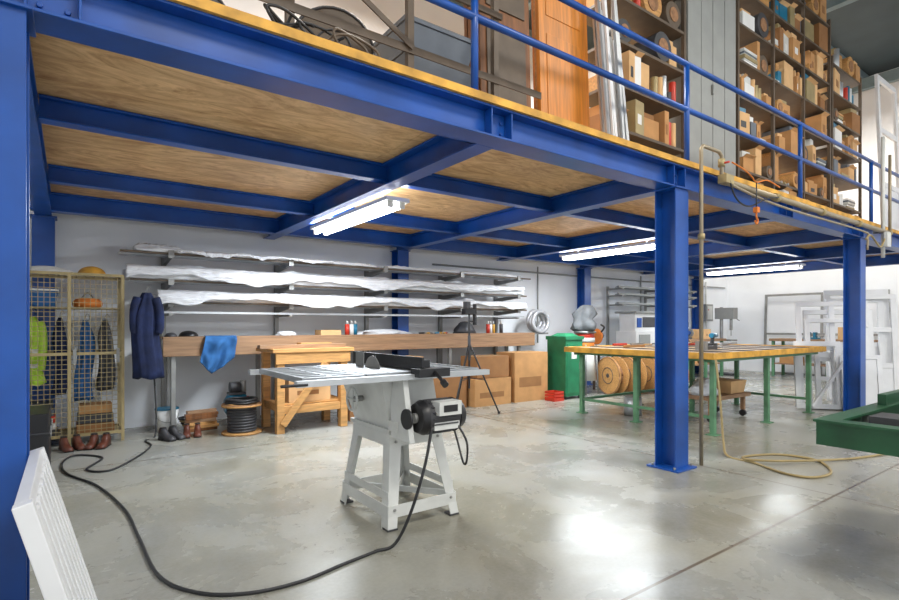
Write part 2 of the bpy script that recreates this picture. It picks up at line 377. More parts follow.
def garment(name,cx,cy,zt,w,h,d,m,seed,stripe=None,sleeves=True,face=0,sl=.56):
    b=B(name); L=[]; N=36
    T=TL(cx,cy,0,face)
    for k in range(15):
        t=k/14; z=zt-h*t
        ww=w*(.28+.72*min(1,t*4)) *(1-.12*math.sin(t*3))*.5
        dd=d*(.5+.5*min(1,t*3))*.5
        l=[]
        for i in range(N):
            a=2*math.pi*i/N; f=1+.3*nz(math.cos(a)*3+seed,math.sin(a)*3,t*1.3)+.13*math.sin(a*7+seed+t*2)
            l.append((ww*f*math.cos(a)+.03*math.sin(t*5+seed)*t,dd*f*math.sin(a),z+.02*math.sin(a*3+seed)*t))
        L.append(l)
    b.loops(L[::-1],m,True,T)
    if stripe:
        for t in (.5,.75):
            k=int(t*14); b.loops([[(p[0]*1.03,p[1]*1.06-.0,p[2]-.02) for p in L[k]],[(p[0]*1.03,p[1]*1.06,p[2]+.02) for p in L[k]]],stripe,False,T)
    if sleeves:
        for s in (-1,1):
            b.tube([(s*w*.28,0,zt-.06),(s*w*.40,-.02,zt-.18),(s*w*.42,-.03,zt-.38),(s*w*.36,-.03,zt-sl)],lambda t:.05-.012*t,m,10,5,T)
    b.tube([(0,0,zt-.01),(0,0,zt+.04),(.02,0,zt+.07),(.04,0,zt+.04)],.004,STEEL,6,4,T)
    b.done()
garment('navy_coverall',.68,6.56,1.60,.29,.92,.16,NAVY,3,sl=.44)
garment('hivis_jacket',-.32,6.95,1.34,.22,.70,.16,HIVIS,8,LGREY)
garment('work_jacket',-.08,6.95,1.33,.12,.8,.16,NAVY,5,sleeves=False)
garment('work_jacket',.14,6.95,1.30,.16,.85,.16,CLOTHB,7,sleeves=False)
garment('work_jacket',.32,6.95,1.30,.16,.75,.16,DARK,11,sleeves=False)
b=B('orange_work_bag')
b.loops([[(.16+ .12*k*math.cos(a*math.pi/8),6.92+.12*k*math.sin(a*math.pi/8),z) for a in range(16)] for k,z in ((.8,1.431),(1.1,1.45),(1.15,1.49),(.9,1.53),(.4,1.54))],ORANGE); 
b.tube([(.10,6.92,1.53),(.16,6.92,1.60),(.22,6.92,1.53)],.008,DARK,6); b.done()
b=B('storage_tub'); b.hexa([(-.42,6.8,1.431),(-.12,6.8,1.431),(-.12,7.08,1.431),(-.42,7.08,1.431)],[(-.44,6.78,1.6),(-.10,6.78,1.6),(-.10,7.1,1.6),(-.44,7.1,1.6)],CLOTHB); b.box(-.45,-.09,6.77,7.11,1.6,1.62,WHITE); b.done(.004)
b=B('stacked_work_folders')
for i,m in enumerate((DARK,WHITE,RED,BIN,DARK)): b.box(-.4+.01*i,-.1-.01*i,6.8,7.08,.101+.07*i,.165+.07*i,m)
for i,m in enumerate((CARD3,DARK,CARD)): b.box(.06+.01*i,.40-.01*i,6.8,7.08,.101+.1*i,.195+.1*i,m)
b.done(.004)
def boots(x,y,yaw,m):
    b=B('work_boots'); T=TL(x,y,0,yaw)
    for s in (-.055,.055):
        L=[]
        for (yy,w,h) in ((-.135,.02,.03),(-.12,.036,.045),(-.08,.042,.055),(-.03,.038,.065),(0,.034,.10),(.02,.034,.125),(.08,.034,.13),(.10,.028,.12)):
            L.append([(s-w,yy,0.012),(s+w,yy,0.012),(s+w,yy,h*.6),(s+w*.6,yy,h),(s-w*.6,yy,h),(s-w,yy,h*.6)])
        b.loops(L,m,True,T); b.box(s-.038,s+.038,-.12,-.02,0,.014,BLACK,T); b.box(s-.032,s+.032,.02,.10,0,.02,BLACK,T)
        b.tube([(s+.026*math.cos(t*.785),.052+.034*math.sin(t*.785),.13) for t in range(9)],.006,BLACK,6,1,T)
    b.done()
boots(.02,6.5,15,BROWN); boots(.24,6.47,-20,BROWN); boots(.90,6.45,25,DARK); boots(1.12,6.5,-10,BROWN)
b=B('black_equipment_case'); b.box(-.55,-.13,5.15,5.75,.02,.56,BLACK); b.box(-.56,-.12,5.14,5.76,.40,.415,DARK)
for y in (5.25,5.6): b.box(-.13,-.115,y,y+.05,.36,.45,STEEL)
for x in (-.5,-.2):
    for y in (5.2,5.68): b.cyl((x,y,0),(x,y,.02),.02,DARK,8)
b.done(.01)

# ---------------------------------------------------------------- long wall bench & profile shelves
b=B('long_wall_bench')
b.box(.86,6.75,6.75,6.775,.887,1.114,PINE); b.box(.86,6.75,6.775,7.18,1.085,1.110,PINE)
for x in (.95,2.0,3.4,4.9,6.4):
    b.box(x,x+.05,6.80,6.85,0,1.085,STEEL); b.box(x,x+.05,7.12,7.17,0,1.085,STEEL); b.box(x+.01,x+.04,6.85,7.12,1.03,1.085,STEEL)
b.done(.004)
b=B('cantilever_profile_rack')
lv=(2.06,1.75,1.50)
for x in (.95,2.35,3.75,5.15,6.4):
    b.box(x-.025,x+.025,7.38,7.44,0,2.2,STEEL)
    for z in lv: b.hexa([(x-.02,6.80,z-.03),(x+.02,6.80,z-.03),(x+.02,7.38,z-.08),(x-.02,7.38,z-.08)],[(x-.02,6.80,z-.001),(x+.02,6.80,z-.001),(x+.02,7.38,z-.001),(x-.02,7.38,z-.001)],STEEL); b.box(x-.03,x+.03,6.78,6.799,z-.04,z+.05,STEEL)
for z,a,c in ((2.06,.45,6.7),(1.75,.55,6.6),(1.50,.7,6.6)):
    b.box(a,c,6.80,6.84,z,z+.022,RACK); b.box(a,c,7.0,7.04,z,z+.022,ALU); b.box(a,c,7.12,7.16,z,z+.022,ALU)
for k in range(4): b.box(.6+.2*k,6.6-.1*k,6.86+.035*k,6.88+.035*k,1.385,1.41,RACK if k%2 else ALU)
for x in (.95,2.35,3.75,5.15,6.4): b.box(x-.02,x+.02,6.8,7.38,1.36,1.384,STEEL)
b.done()
def wrap(name,x0,x1,y0,y1,z0,h,seed,m=WRAP,sag=.015,N=160):
    b=B(name); L=[]
    for k in range(N+1):
        t=k/N; x=x0+(x1-x0)*t; l=[]; e=1-.35*max(0,1-t*12)-.35*max(0,1-(1-t)*12)
        hh=h*(.9+.3*nz(t*7,seed,0)+.2*nz(t*25,seed,3))*e
        for i in range(20):
            a=2*math.pi*i/20; ca,sa=math.cos(a),math.sin(a)
            cx=math.copysign(abs(ca)**.35,ca); sx=math.copysign(abs(sa)**.35,sa)
            n=nz(t*20,a*1.2+seed,seed)*.24+nz(t*75,a*3,seed)*.16
            yy=(y0+y1)/2+(y1-y0)/2*cx*(1+n*.22)
            zz=z0+hh/2+hh/2*sx*(1+n)
            l.append((x,yy,max(z0+.001,zz)))
        L.append(l)
    b.loops(L,m); return b.done()
z=lv[0]+.023
wrap('wrapped_profile_bundle',.60,3.6,6.80,6.99,z,.05,1); wrap('wrapped_profile_bundle',1.2,6.55,7.03,7.17,z,.06,2)
wrap('wrapped_profile_bundle',3.7,6.4,6.81,6.99,z,.05,12); wrap('wrapped_profile_bundle',.6,1.1,7.03,7.17,z,.13,22,N=30)
z=lv[1]+.023
wrap('wrapped_profile_bundle',.50,6.5,6.76,6.98,z,.16,3); wrap('wrapped_profile_bundle',.5,6.3,7.02,7.17,z,.2,4)
z=lv[2]+.023
wrap('wrapped_profile_bundle',.75,6.55,6.76,6.98,z,.13,6); wrap('wrapped_profile_bundle',.8,6.4,7.02,7.17,z,.13,7)
def sheet(x0,x1,z0,dz,seed,f0=1.):
    b=B('plastic_sheet_cover')
    def f(u,v):
        x=x0+(x1-x0)*u; tri=max(0,1-abs((u*3.3+seed*.37)%1-.5)*2.2)
        d=dz*(.45+.55*tri+.4*nz(u*5,seed,1)+.25*nz(u*23,seed,4))*(1-.4*u)
        yy=6.705+.05*max(0,.25-v)*4-.015*v+.012*nz(u*26,v*2+u*12,seed)+.010*nz(u*85,v*4+u*20,seed)
        return (x,yy,z0+.014*nz(u*9,seed,7)+.006*nz(u*60,seed,2)-d*v)
    b.grid(f,300,10,WRAP); o=b.done(); md=o.modifiers.new('s','SOLIDIFY'); md.thickness=.003
sheet(.50,6.45,1.92,.22,2); sheet(.80,6.5,1.65,.21,9); sheet(1.0,2.9,2.12,.08,5)
b=B('blue_rag')
def f(u,v):
    x=1.32+.34*u+.05*(v)*(u-.5)-.05*v; s=v*.62
    if s<.16: y=6.90-s; zz=1.122
    else:
        y=6.73; zz=1.122-(s-.16)*(1-.75*abs(u-.45))
    y-=(.024*(1+math.sin(u*12+v*5))+.03*nz(u*5,v*4,1))*min(1,max(0,(s-.14)*9)); return (x-.05*v*math.sin(u*3),y,zz+.012*nz(u*6,v*6,2)*(s>.16))
b.grid(f,34,28,CLOTHB); o=b.done(); md=o.modifiers.new('s','SOLIDIFY'); md.thickness=.005; md.offset=1
def lump(name,x,y,z,rx,ry,rz,m,seed,amp=.25):
    b=B(name); L=[]
    for k in range(9):
        t=k/8; a=math.pi*.5*(t); rr=math.cos(a)*.999+.001; zz=z+rz*math.sin(a); l=[]
        for i in range(20):
            q=2*math.pi*i/20; n=1+amp*nz(math.cos(q)*2+seed,math.sin(q)*2,t*2)
            l.append((x+rx*rr*n*math.cos(q),y+ry*rr*n*math.sin(q),zz))
        L.append(l)
    b.loops(L,m); b.done()
lump('black_cap',1.16,6.98,1.112,.11,.12,.07,BLACK,3,.1)
lump('black_cap',.96,6.9,1.112,.07,.08,.05,DARK,9,.1)
lump('folded_dust_sheet',-.2,6.95,1.80,.2,.14,.07,LGREY,13,.5); lump('hard_hat',.2,6.95,1.80,.13,.12,.09,YELP,2,.05)
lump('plastic_bag',2.35,6.98,1.112,.16,.12,.06,WRAP,6,.5); lump('dust_sheet',3.8,6.98,1.112,.4,.12,.08,WRAP,8,.6)
lump('tool_bag',5.35,6.98,1.112,.2,.12,.2,DARK,9,.5)
b=B('hand_tool_pile')
random.seed(12)
for i in range(12):
    x=4.45+random.random()*.5; y=6.85+random.random()*.2; a=random.random()*3; l=.05+random.random()*.06
    b.bar((x,y,1.125),(x+l*math.cos(a),y+l*math.sin(a)*.6,1.125),.03,.026,random.choice([BLACK,RED,YELP,STEEL,TEAL])); b.bar((x,y,1.128),(x-l*.7*math.cos(a),y-l*.4*math.sin(a),1.128),.012,.012,STEEL)
b.done(.002)
def spray(name,x,y,z,r,h,m,m2):
    b=B(name); b.cyl((x,y,z),(x,y,z+h*.75),r,m,16); b.cyl((x,y,z+h*.75),(x,y,z+h*.83),r,STEEL,16,r2=r*.5); b.cyl((x,y,z+h*.83),(x,y,z+h),r*.5,m2,12); b.done()
for i,(x,m) in enumerate(((3.2,RED),(3.28,WHITE),(3.35,TEAL),(5.8,RED),(5.88,WHITE),(5.97,YELP),(6.1,DARK))): spray('spray_can',x,6.92+.03*(i%3),1.111,.032,.2,m,WHITE)
b=B('cardboard_carton'); b.box(2.8,3.1,6.9,7.12,1.111,1.18,CARD2); b.box(2.801,3.099,7.0,7.02,1.18,1.182,KHAKI); b.done(.004)
b=B('coiled_duct_hose')
pts=[]
for i in range(80):
    t=i/80*math.pi*2*4; pts.append((7.05+.19*math.cos(t)*(1-.05*(i%5)/5),6.98+.09*math.sin(t*.25),1.32+.18*math.sin(t)+.02*math.sin(t*.3)))
b.tube(pts,.035,SILV,10,2); b.box(6.85,7.25,6.9,7.05,1.08,1.11,STEEL); b.bar((7.05,7.05,1.09),(7.05,7.45,1.0),.03,.03,STEEL); b.done()

# ---------------------------------------------------------------- wood bench
b=B('wooden_workbench')
b.box(1.86,2.86,5.98,6.66,.93,.975,WOOD); b.box(1.9,2.82,6.0,6.019,.80,.93,WOOD)
for x in (1.92,2.70):
    for y in (6.02,6.55): b.box(x,x+.09,y,y+.09,0,.93,WOOD)
    b.box(x+.01,x+.08,6.11,6.55,.25,.34,WOOD)
b.bar((1.98,6.0,.10),(2.5,6.0,.80),.03,.08,WOOD); b.box(2.01,2.7,6.03,6.10,.22,.31,WOOD); b.box(2.0,2.72,6.1,6.55,.31,.33,WOOD)
b.done(.005)
b=B('timber_offcut'); b.box(1.75,2.8,6.1,6.2,.976,1.02,PINE); b.box(2.3,2.7,6.3,6.45,.976,1.03,WOOD); b.done(.003)
def carton(x0,x1,y0,y1,z0,z1,m=CARD):
    b=B('cardboard_carton'); b.box(x0,x1,y0,y1,z0,z1,m); ym=(y0+y1)/2
    b.box(x0-.001,x1+.001,ym-.025,ym+.025,z1,z1+.002,KHAKI); b.box(x0+.1,x1-.15,y0-.002,y0,z0+(z1-z0)*.3,z0+(z1-z0)*.5,CARD3)
    b.done(.006)
carton(2.1,2.62,6.15,6.5,.331,.60,CARD2); carton(2.95,3.32,6.3,6.7,0,.5,CARD3)
def spool(name,c,axis,r,rd,w,m1,m2,fl=.02):
    b=B(name); c=Vector(c); a=Vector(axis).normalized()
    b.cyl(c-a*w/2,c-a*(w/2-fl),r,m1,36); b.cyl(c+a*(w/2-fl),c+a*w/2,r,m1,36); b.cyl(c-a*(w/2-fl),c+a*(w/2-fl),rd,m2,30)
    k=int((w-2*fl)/.03)
    u,v=b.frame(a)
    for i in range(k):
        cc=c-a*(w/2-fl)+a*(w-2*fl)*(i+.5)/k
        b.tube([cc+(u*math.cos(t*math.pi/12)+v*math.sin(t*math.pi/12))*rd for t in range(25)],.014,m2,6,1)
    b.cyl(c-a*(w/2+.004),c+a*(w/2+.004),.04,DARK,14)
    for s in (-1,1):
        cc=c+a*s*(w/2+.003)
        b.tube([cc+(u*math.cos(t*math.pi/12)+v*math.sin(t*math.pi/12))*(r*.96) for t in range(25)],.008,COPPER if m1 is WOOD else DARK,6,1)
        b.tube([cc+(u*math.cos(t*math.pi/12)+v*math.sin(t*math.pi/12))*(r*.42) for t in range(25)],.006,DARK,6,1)
    b.done()
spool('cable_spool',(1.62,6.36,.17),(0,0,1),.22,.15,.33,WOOD,DARK)
b=B('cable_coil')
for k,(rr,zz) in enumerate(((.16,.365),(.18,.365),(.17,.39),(.14,.365),(.15,.39))): b.tube([(1.62+rr*math.cos(t*math.pi/12),6.36+rr*math.sin(t*math.pi/12),zz+.004*math.sin(t)) for t in range(25)],.013,RUBBER,6,1)
b.done()
b=B('spare_hose_coil')
for k in range(5): b.tube([(1.25+(.13+.015*k)*math.cos(t*math.pi/12),6.98+(.09+.01*k)*math.sin(t*math.pi/12),.02+.028*k) for t in range(25)],.014,HOSE if k%2 else RUBBER,6,1)
b.done()
b=B('timber_scrap_pile')
random.seed(31)
for i in range(7):
    z=.02+.035*i; b.bar((1.08+.03*random.random(),6.74+.05*random.random(),z),(1.42+.05*random.random(),6.76+.05*random.random(),z),.06,.034,random.choice([BRW,PINE,WOOD]))
b.done(.002)
b=B('white_bucket'); b.cyl((.93,6.98,0),(.93,6.98,.26),.10,WHITE,24,r2=.125); b.cyl((.93,6.98,.26),(.93,6.98,.275),.13,TEAL,24); b.tube([(.81,6.98,.24),(.83,6.9,.16),(.93,6.85,.12),(1.03,6.9,.16),(1.05,6.98,.24)],.004,STEEL,6); b.done()
b=B('air_compressor')
b.cyl((1.60,6.93,.25),(1.80,6.93,.25),.14,TEAL,24); b.cyl((1.56,6.93,.25),(1.60,6.93,.25),.08,TEAL,24,r2=.14); b.cyl((1.80,6.93,.25),(1.84,6.93,.25),.14,TEAL,24,r2=.08)
for x in (1.62,1.76): b.box(x,x+.03,6.85,7.01,0,.13,TEAL)
b.box(1.6,1.8,6.86,7.0,.38,.41,DARK); b.cyl((1.62,6.93,.47),(1.74,6.93,.47),.07,DARK,18); b.cyl((1.78,6.93,.41),(1.78,6.93,.55),.04,STEEL,12); b.cyl((1.8,6.80,.35),(1.8,6.76,.35),.02,RED,10)
b.done(.003)
carton(5.80,6.55,6.25,6.70,0,.80); carton(4.98,5.72,6.25,6.7,0,.42); carton(5.05,5.7,6.28,6.7,.43,.76,CARD3)
carton(3.5,4.2,6.3,6.7,0,.45,CARD2); carton(4.25,4.9,6.35,6.7,0,.6,CARD3); carton(3.5,4.1,6.32,6.68,.46,.8,CARD)
b=B('red_crate'); 
b.box(6.40,6.62,5.95,6.17,0,.02,RED)
for (a,c,d,e) in ((6.40,6.62,5.95,5.96),(6.40,6.62,6.16,6.17),(6.40,6.41,5.96,6.16),(6.61,6.62,5.96,6.16)):
    for z in (.02,.07,.12): b.box(a,c,d,e,z,z+.035,RED)
b.done()
b=B('black_tripod_stand'); cx,cy=4.6,5.9
b.cyl((cx,cy,.35),(cx,cy,1.42),.014,BLACK,12); b.cyl((cx,cy,.75),(cx,cy,1.1),.022,DARK,12)
for a in (200,320,80):
    ca,sa=math.cos(math.radians(a)),math.sin(math.radians(a))
    b.cyl((cx,cy,1.0),(cx+.42*ca,cy+.42*sa,.012),.012,BLACK,10); b.bar((cx,cy,.5),(cx+.23*ca,cy+.23*sa,.47),.012,.01,BLACK); b.cyl((cx+.42*ca,cy+.42*sa,0),(cx+.42*ca,cy+.42*sa,.03),.02,BLACK,8)
b.box(cx-.10,cx+.06,cy-.05,cy+.05,1.40,1.48,BLACK); b.box(cx-.08,cx-.02,cy-.06,cy+.04,1.48,1.58,DARK); b.box(cx+.08,cx+.12,cy-.02,cy+.02,1.25,1.55,BLACK); b.bar((cx,cy,1.3),(cx+.1,cy,1.3),.03,.02,BLACK)
b.done(.003)
b=B('green_metal_cabinet')
b.box(6.72,7.14,6.0,6.42,.05,1.0,GREEN); b.box(6.70,7.16,5.98,6.44,1.0,1.06,GREEN); b.hexa([(6.76,6.04,1.06),(7.10,6.04,1.06),(7.10,6.38,1.06),(6.76,6.38,1.06)],[(6.84,6.12,1.11),(7.02,6.12,1.11),(7.02,6.3,1.11),(6.84,6.3,1.11)],GREEN)
b.box(6.75,7.11,5.99,6.0,.1,.94,GREEN); b.box(7.04,7.07,5.97,5.99,.5,.62,STEEL); b.box(6.85,6.98,5.985,5.99,.68,.80,WHITE)
for x in (6.74,7.08):
    for y in (6.02,6.38): b.cyl((x,y,0),(x,y,.05),.025,BLACK,8)
b.done(.012)
b=B('dust_extractor'); cx,cy=7.62,6.35
for a in (45,135,225,315): b.cyl((cx+.24*math.cos(math.radians(a)),cy+.24*math.sin(math.radians(a)),0),(cx+.2*math.cos(math.radians(a)),cy+.2*math.sin(math.radians(a)),.9),.015,STEEL,8)
b.cyl((cx,cy,.25),(cx,cy,.84),.20,LGREY,24,r2=.16); b.cyl((cx,cy,.85),(cx,cy,.94),.17,ORANGE,24); b.cyl((cx,cy,.94),(cx,cy,1.02),.18,LGREY,24); b.cyl((cx,cy,1.02),(cx,cy,1.10),.17,RED,24); b.cyl((cx,cy,1.10),(cx,cy,1.14),.2,STEEL,24)
def blob(k,zz,sh): 
    return [(cx+sh+k*(1+.5*nz(math.cos(q)*1.5,math.sin(q)*1.5,zz*5)+.10*math.sin(5*q+zz*9))*math.cos(q),cy+k*(1+.5*nz(math.cos(q)*1.5,math.sin(q)*1.5,zz*5)+.10*math.sin(5*q+zz*9))*math.sin(q),zz) for q in [2*math.pi*i/30 for i in range(30)]]
b.loops([blob(*a) for a in ((.17,1.14,0),(.22,1.18,-.01),(.22,1.27,-.03),(.16,1.36,-.03),(.20,1.45,.02),(.16,1.54,.05),(.10,1.60,.06),(.04,1.62,.06))],BAG); b.tube([(cx-.2,cy,.9),(cx-.30,cy+.1,.7),(cx-.32,cy+.1,.3),(cx-.2,cy+.05,.2)],.05,SILV,10)
b.done()
spool('hose_spool',(7.95,6.0,.34),(1,-.25,0),.34,.20,.2,WOOD,COPPER)
spool('hose_spool',(8.33,5.9,.34),(1,-.25,0),.34,.20,.2,WOOD,COPPER)
spool('hose_spool',(8.85,5.8,.34),(1,-.25,0),.34,.20,.24,WOOD,DARK)
spool('hose_spool',(9.4,5.7,.30),(1,-.25,0),.30,.20,.22,WOOD,DARK)
b=B('white_cutting_machine')
b.box(9.6,10.7,6.65,7.15,.75,1.12,WHITE); b.box(9.65,10.65,6.7,7.1,1.12,1.5,WHITE); b.box(9.9,10.35,6.69,6.70,1.2,1.42,DARK); b.box(9.7,9.85,6.68,6.70,1.2,1.4,BLUE)
b.box(9.58,10.72,6.63,7.17,1.5,1.54,GREYP); b.box(9.7,10.1,6.64,6.65,.82,1.05,GREYP)
for x in (9.65,10.6):
    for y in (6.7,7.05): b.box(x,x+.06,y,y+.06,0,.75,LGREY)
b.box(9.65,10.66,6.73,6.76,.3,.35,LGREY); b.done(.008)
b=B('mitre_saw_on_stand')
b.box(8.2,8.9,6.6,7.05,.72,.76,GREYP)
for x in (8.24,8.82):
    for y in (6.64,6.98): b.bar((x,y,0),(x+(.0),y,.72),.04,.04,RACK)
b.box(8.3,8.8,6.68,6.95,.761,.83,ALU); b.cyl((8.5,6.82,1.02),(8.54,6.82,1.02),.16,ORANGE,28); b.cyl((8.54,6.82,1.02),(8.70,6.82,1.04),.06,BLACK,16); b.bar((8.52,6.95,.83),(8.52,6.9,1.05),.05,.05,BLACK); b.tube([(8.52,6.70,1.1),(8.52,6.62,1.2),(8.52,6.7,1.26)],.018,BLACK,8); b.done(.004)
b=B('electrical_control_box'); b.box(13.6,13.95,7.3,7.449,1.35,1.8,GREYP); b.box(13.65,13.9,7.29,7.3,1.4,1.75,LGREY); b.cyl((13.77,7.4,0),(13.77,7.4,2.4),.02,LGREY,8); b.cyl((13.7,7.285,1.65),(13.7,7.29,1.65),.02,RED,10); b.done(.004)
b=B('wall_conduit')
for x in (7.5,10.9,12.9): b.cyl((x,7.42,.9),(x,7.42,2.4),.014,GREYP,8); b.box(x-.04,x+.04,7.40,7.449,1.2,1.32,GREYP)
b.cyl((5.0,7.42,2.28),(14.8,7.42,2.28),.016,GREYP,8); b.done()

# ---------------------------------------------------------------- green steel assembly table
b=B('green_assembly_table')
tx0,tx1,ty0,ty1,th=5.7,8.8,2.98,5.1,.93
b.box(tx0,tx1,ty0,ty1,th-.03,th,GRIME); b.box(tx0-.012,tx1+.012,ty0-.012,ty0,th-.06,th+.012,YELP); b.box(tx0-.012,tx0,ty0,ty1,th-.06,th+.012,YELP); b.box(tx0-.012,tx1+.012,ty1,ty1+.012,th-.06,th+.012,YELP); b.box(tx1,tx1+.012,ty0,ty1,th-.06,th+.012,YELP)
for y in (ty0+.1,ty1-.1): b.box(tx0+.1,tx1-.05,y-.03,y+.03,th-.10,th-.03,SAGE)
for x in (5.92,7.25,8.55): b.box(x-.03,x+.03,ty0+.13,ty1-.13,th-.099,th-.031,SAGE)
for x in (5.92,7.25,8.55):
    for y in (3.10,4.1,4.98): b.box(x-.028,x+.028,y-.028,y+.028,.01,th-.1,SAGE); b.box(x-.06,x+.06,y-.06,y+.06,0,.012,SAGE)
for y in (4.98,): b.box(5.95,8.5,y-.018,y+.018,.18,.215,SAGE)
for x in (5.92,8.55): b.box(x-.018,x+.018,3.13,4.95,.18,.216,SAGE)
for i in range(5): x=6.2+i*.55; b.box(x-.02,x+.02,ty0+.05,ty1-.05,th,th+.012,DARK)
b.done(.004)
b=B('clamp_tool'); b.box(6.3,6.6,3.4,3.46,th+.013,th+.06,DARK); b.box(6.26,6.299,3.36,3.5,th+.013,th+.12,STEEL); b.cyl((6.6,3.43,th+.04),(6.75,3.43,th+.04),.012,STEEL,8); b.done()
b=B('cordless_drill'); b.cyl((7.4,3.9,th+.17),(7.62,3.95,th+.17),.035,TEAL,14); b.cyl((7.62,3.95,th+.17),(7.68,3.963,th+.17),.02,BLACK,12); b.bar((7.46,3.91,th+.16),(7.44,3.91,th+.06),.04,.04,BLACK); b.box(7.38,7.50,3.86,3.96,th+.013,th+.06,BLACK); b.done(.003)
b=B('metal_offcut_pile')
random.seed(22)
for i in range(20):
    x=6.0+random.random()*2.3; y=4.05+random.random()*.9; a=random.random()*.5; l=.1+random.random()*.4
    b.bar((x,y,th+.03),(x+l*math.cos(a),y+l*math.sin(a)*.3,th+.03),.03,.03,random.choice([DARK,ALU,UPVC,STEEL,RED,CARD]))
b.done()
b=B('paint_tin'); b.cyl((6.35,4.45,0),(6.35,4.45,.25),.12,ALU,24); b.cyl((6.35,4.45,.25),(6.35,4.45,.26),.105,STEEL,24); b.tube([(6.23,4.45,.22),(6.25,4.38,.12),(6.35,4.33,.08),(6.45,4.38,.12),(6.47,4.45,.22)],.004,STEEL,6); b.done()
b=B('low_timber_trolley'); b.box(6.6,7.6,3.45,3.95,.28,.33,PINE)
for x in (6.65,7.5):
    for y in (3.5,3.87): b.box(x,x+.05,y,y+.05,.09,.28,PINE); b.cyl((x+.005,y+.025,.045),(x+.045,y+.025,.045),.045,BLACK,14)
b.done(.004)
lump('plastic_bag',6.85,3.7,.331,.2,.16,.22,WRAP,4,.5)
b=B('storage_crate'); b.hexa([(7.15,3.5,.331),(7.5,3.5,.331),(7.5,3.88,.331),(7.15,3.88,.331)],[(7.11,3.48,.5),(7.54,3.48,.5),(7.54,3.92,.5),(7.11,3.92,.5)],CARD2); b.done(.004)
b=B('yellow_air_hose'); r=.011
b.tube([(5.25,2.72,.9),(5.22,2.66,.5),(5.2,2.62,.12),(5.05,2.5,r),(5.0,2.25,r),(4.85,1.95,r),(4.9,1.75,r),(5.2,1.72,r),(5.55,1.95,r),(5.5,2.25,r),(5.15,2.4,r),(5.0,2.25,r+.022),(5.3,2.0,r+.022),(5.9,1.78,r),(6.5,1.65,r),(7.2,1.7,r),(7.9,1.4,r)],r,HOSE,8,9)
b.done()

# ---------------------------------------------------------------- green machine edge at right
b=B('green_machine_bed')
x0,x1,y0,y1,zt=2.90,4.6,.05,1.02,.80
for (a,c,d,e) in ((x0,x1,y0,y0+.04),(x0,x1,y1-.04,y1),(x0,x0+.04,y0+.04,y1-.04),(x1-.04,x1,y0+.04,y1-.04)): b.box(a,c,d,e,zt-.12,zt-.012,DGREEN)
for (a,c,d,e) in ((x0-.01,x1+.01,y0-.01,y0+.08),(x0-.01,x1+.01,y1-.08,y1+.01),(x0-.01,x0+.08,y0+.08,y1-.08),(x1-.08,x1+.01,y0+.08,y1-.08)): b.box(a,c,d,e,zt-.0119,zt,DGREEN)
b.box(x0+.04,x1-.04,y0+.04,y1-.04,zt-.11,zt-.095,DGREEN)
b.box(3.35,3.38,y0+.05,y1-.05,zt-.094,zt-.02,STEEL)
for y in (.3,.62,): b.box(3.5,4.55,y,y+.05,zt-.094,zt+.05,DGREEN)
b.box(3.7,4.5,.96,1.0,zt+.001,zt+.06,DGREEN); b.box(3.2,3.4,.78,.9,zt-.094,zt+.0,DARK)
for (x,y) in ((3.75,.08),(4.45,.08),(4.45,.90)): b.box(x,x+.08,y,y+.08,0,zt-.12,DGREEN)
b.done()

# ---------------------------------------------------------------- white frames
def wframe(b,w,h,T,mull=0,trans=0,t=.05,d=.045,m=UPVC,x0=0,yo=0,diag=False,fillp=0):
    b.box(x0,x0+w,yo,yo+d,0,t,m,T); b.box(x0,x0+w,yo,yo+d,h-t,h,m,T); b.box(x0,x0+t,yo,yo+d,t,h-t,m,T); b.box(x0+w-t,x0+w,yo,yo+d,t,h-t,m,T)
    for i in range(mull): x=x0+w*(i+1)/(mull+1); b.box(x-t/2,x+t/2,yo+.004,yo+d-.004,t,h-t,m,T)
    for i in range(trans): z=h*(i+1)/(trans+1); b.box(x0+t,x0+w-t,yo+.005,yo+d-.005,z-t/2,z+t/2,m,T)
    if fillp: b.box(x0+t,x0+w-t,yo+.015,yo+.03,t,h*fillp,m,T)
b=B('white_window_frame_stack')
T=TL(8.92,3.35,0,-52,7)
wframe(b,.95,1.62,T,1,1,t=.07); wframe(b,.8,1.35,T,0,2,yo=-.06,x0=.1,t=.06); wframe(b,.6,1.0,T,1,0,yo=-.12,x0=-.08,t=.07); wframe(b,.9,1.5,T,0,1,yo=.06,x0=.12,t=.07); wframe(b,.5,.8,T,0,0,yo=-.18,x0=.5,t=.06,fillp=.97)
b.bar((.1,-.2,0.03),(.85,-.2,1.2),.05,.04,UPVC,T)
b.done(.004)
b=B('white_door_frame_stack')
T=TL(10.3,3.45,0,-55,6)
wframe(b,.9,1.85,T,0,1,t=.09,fillp=.5); wframe(b,.8,1.7,T,1,0,yo=-.07,t=.08); wframe(b,.7,1.75,T,0,2,yo=-.14,x0=.25,t=.08,fillp=.33); b.done(.004)
b=B('white_profile_panel')
T=TL(.115,1.80,0,90,15)
H=.80; W=.80
for i in range(7):
    x=.045+i*.103; b.box(x,x+.07,-.012,.03,.04,H-.04,UPVC,T); b.box(x+.07,x+.103,.02,.028,.05,H-.05,STEEL,T)
b.box(.04,W-.04,-.004,.032,0,.04,UPVC,T); b.box(.04,W-.04,-.004,.032,H-.04,H,UPVC,T); b.box(W-.04,W,-.012,.034,0,H,UPVC,T); b.box(0,.04,-.012,.034,0,H,UPVC,T)
b.done(.003)
b=B('aluminium_tube_frame')
T=TL(14.75,6.4,0,-90,3)
wframe(b,2.6,2.05,T,1,1,t=.05,m=STEEL); b.done()
b=B('aluminium_profile_rack')
for x in (9.6,11.0,12.4):
    b.box(x,x+.05,7.36,7.40,0,2.1,STEEL)
    for z in (1.7,1.9,2.05): b.box(x,x+.05,6.98,7.36,z-.03,z-.001,STEEL)
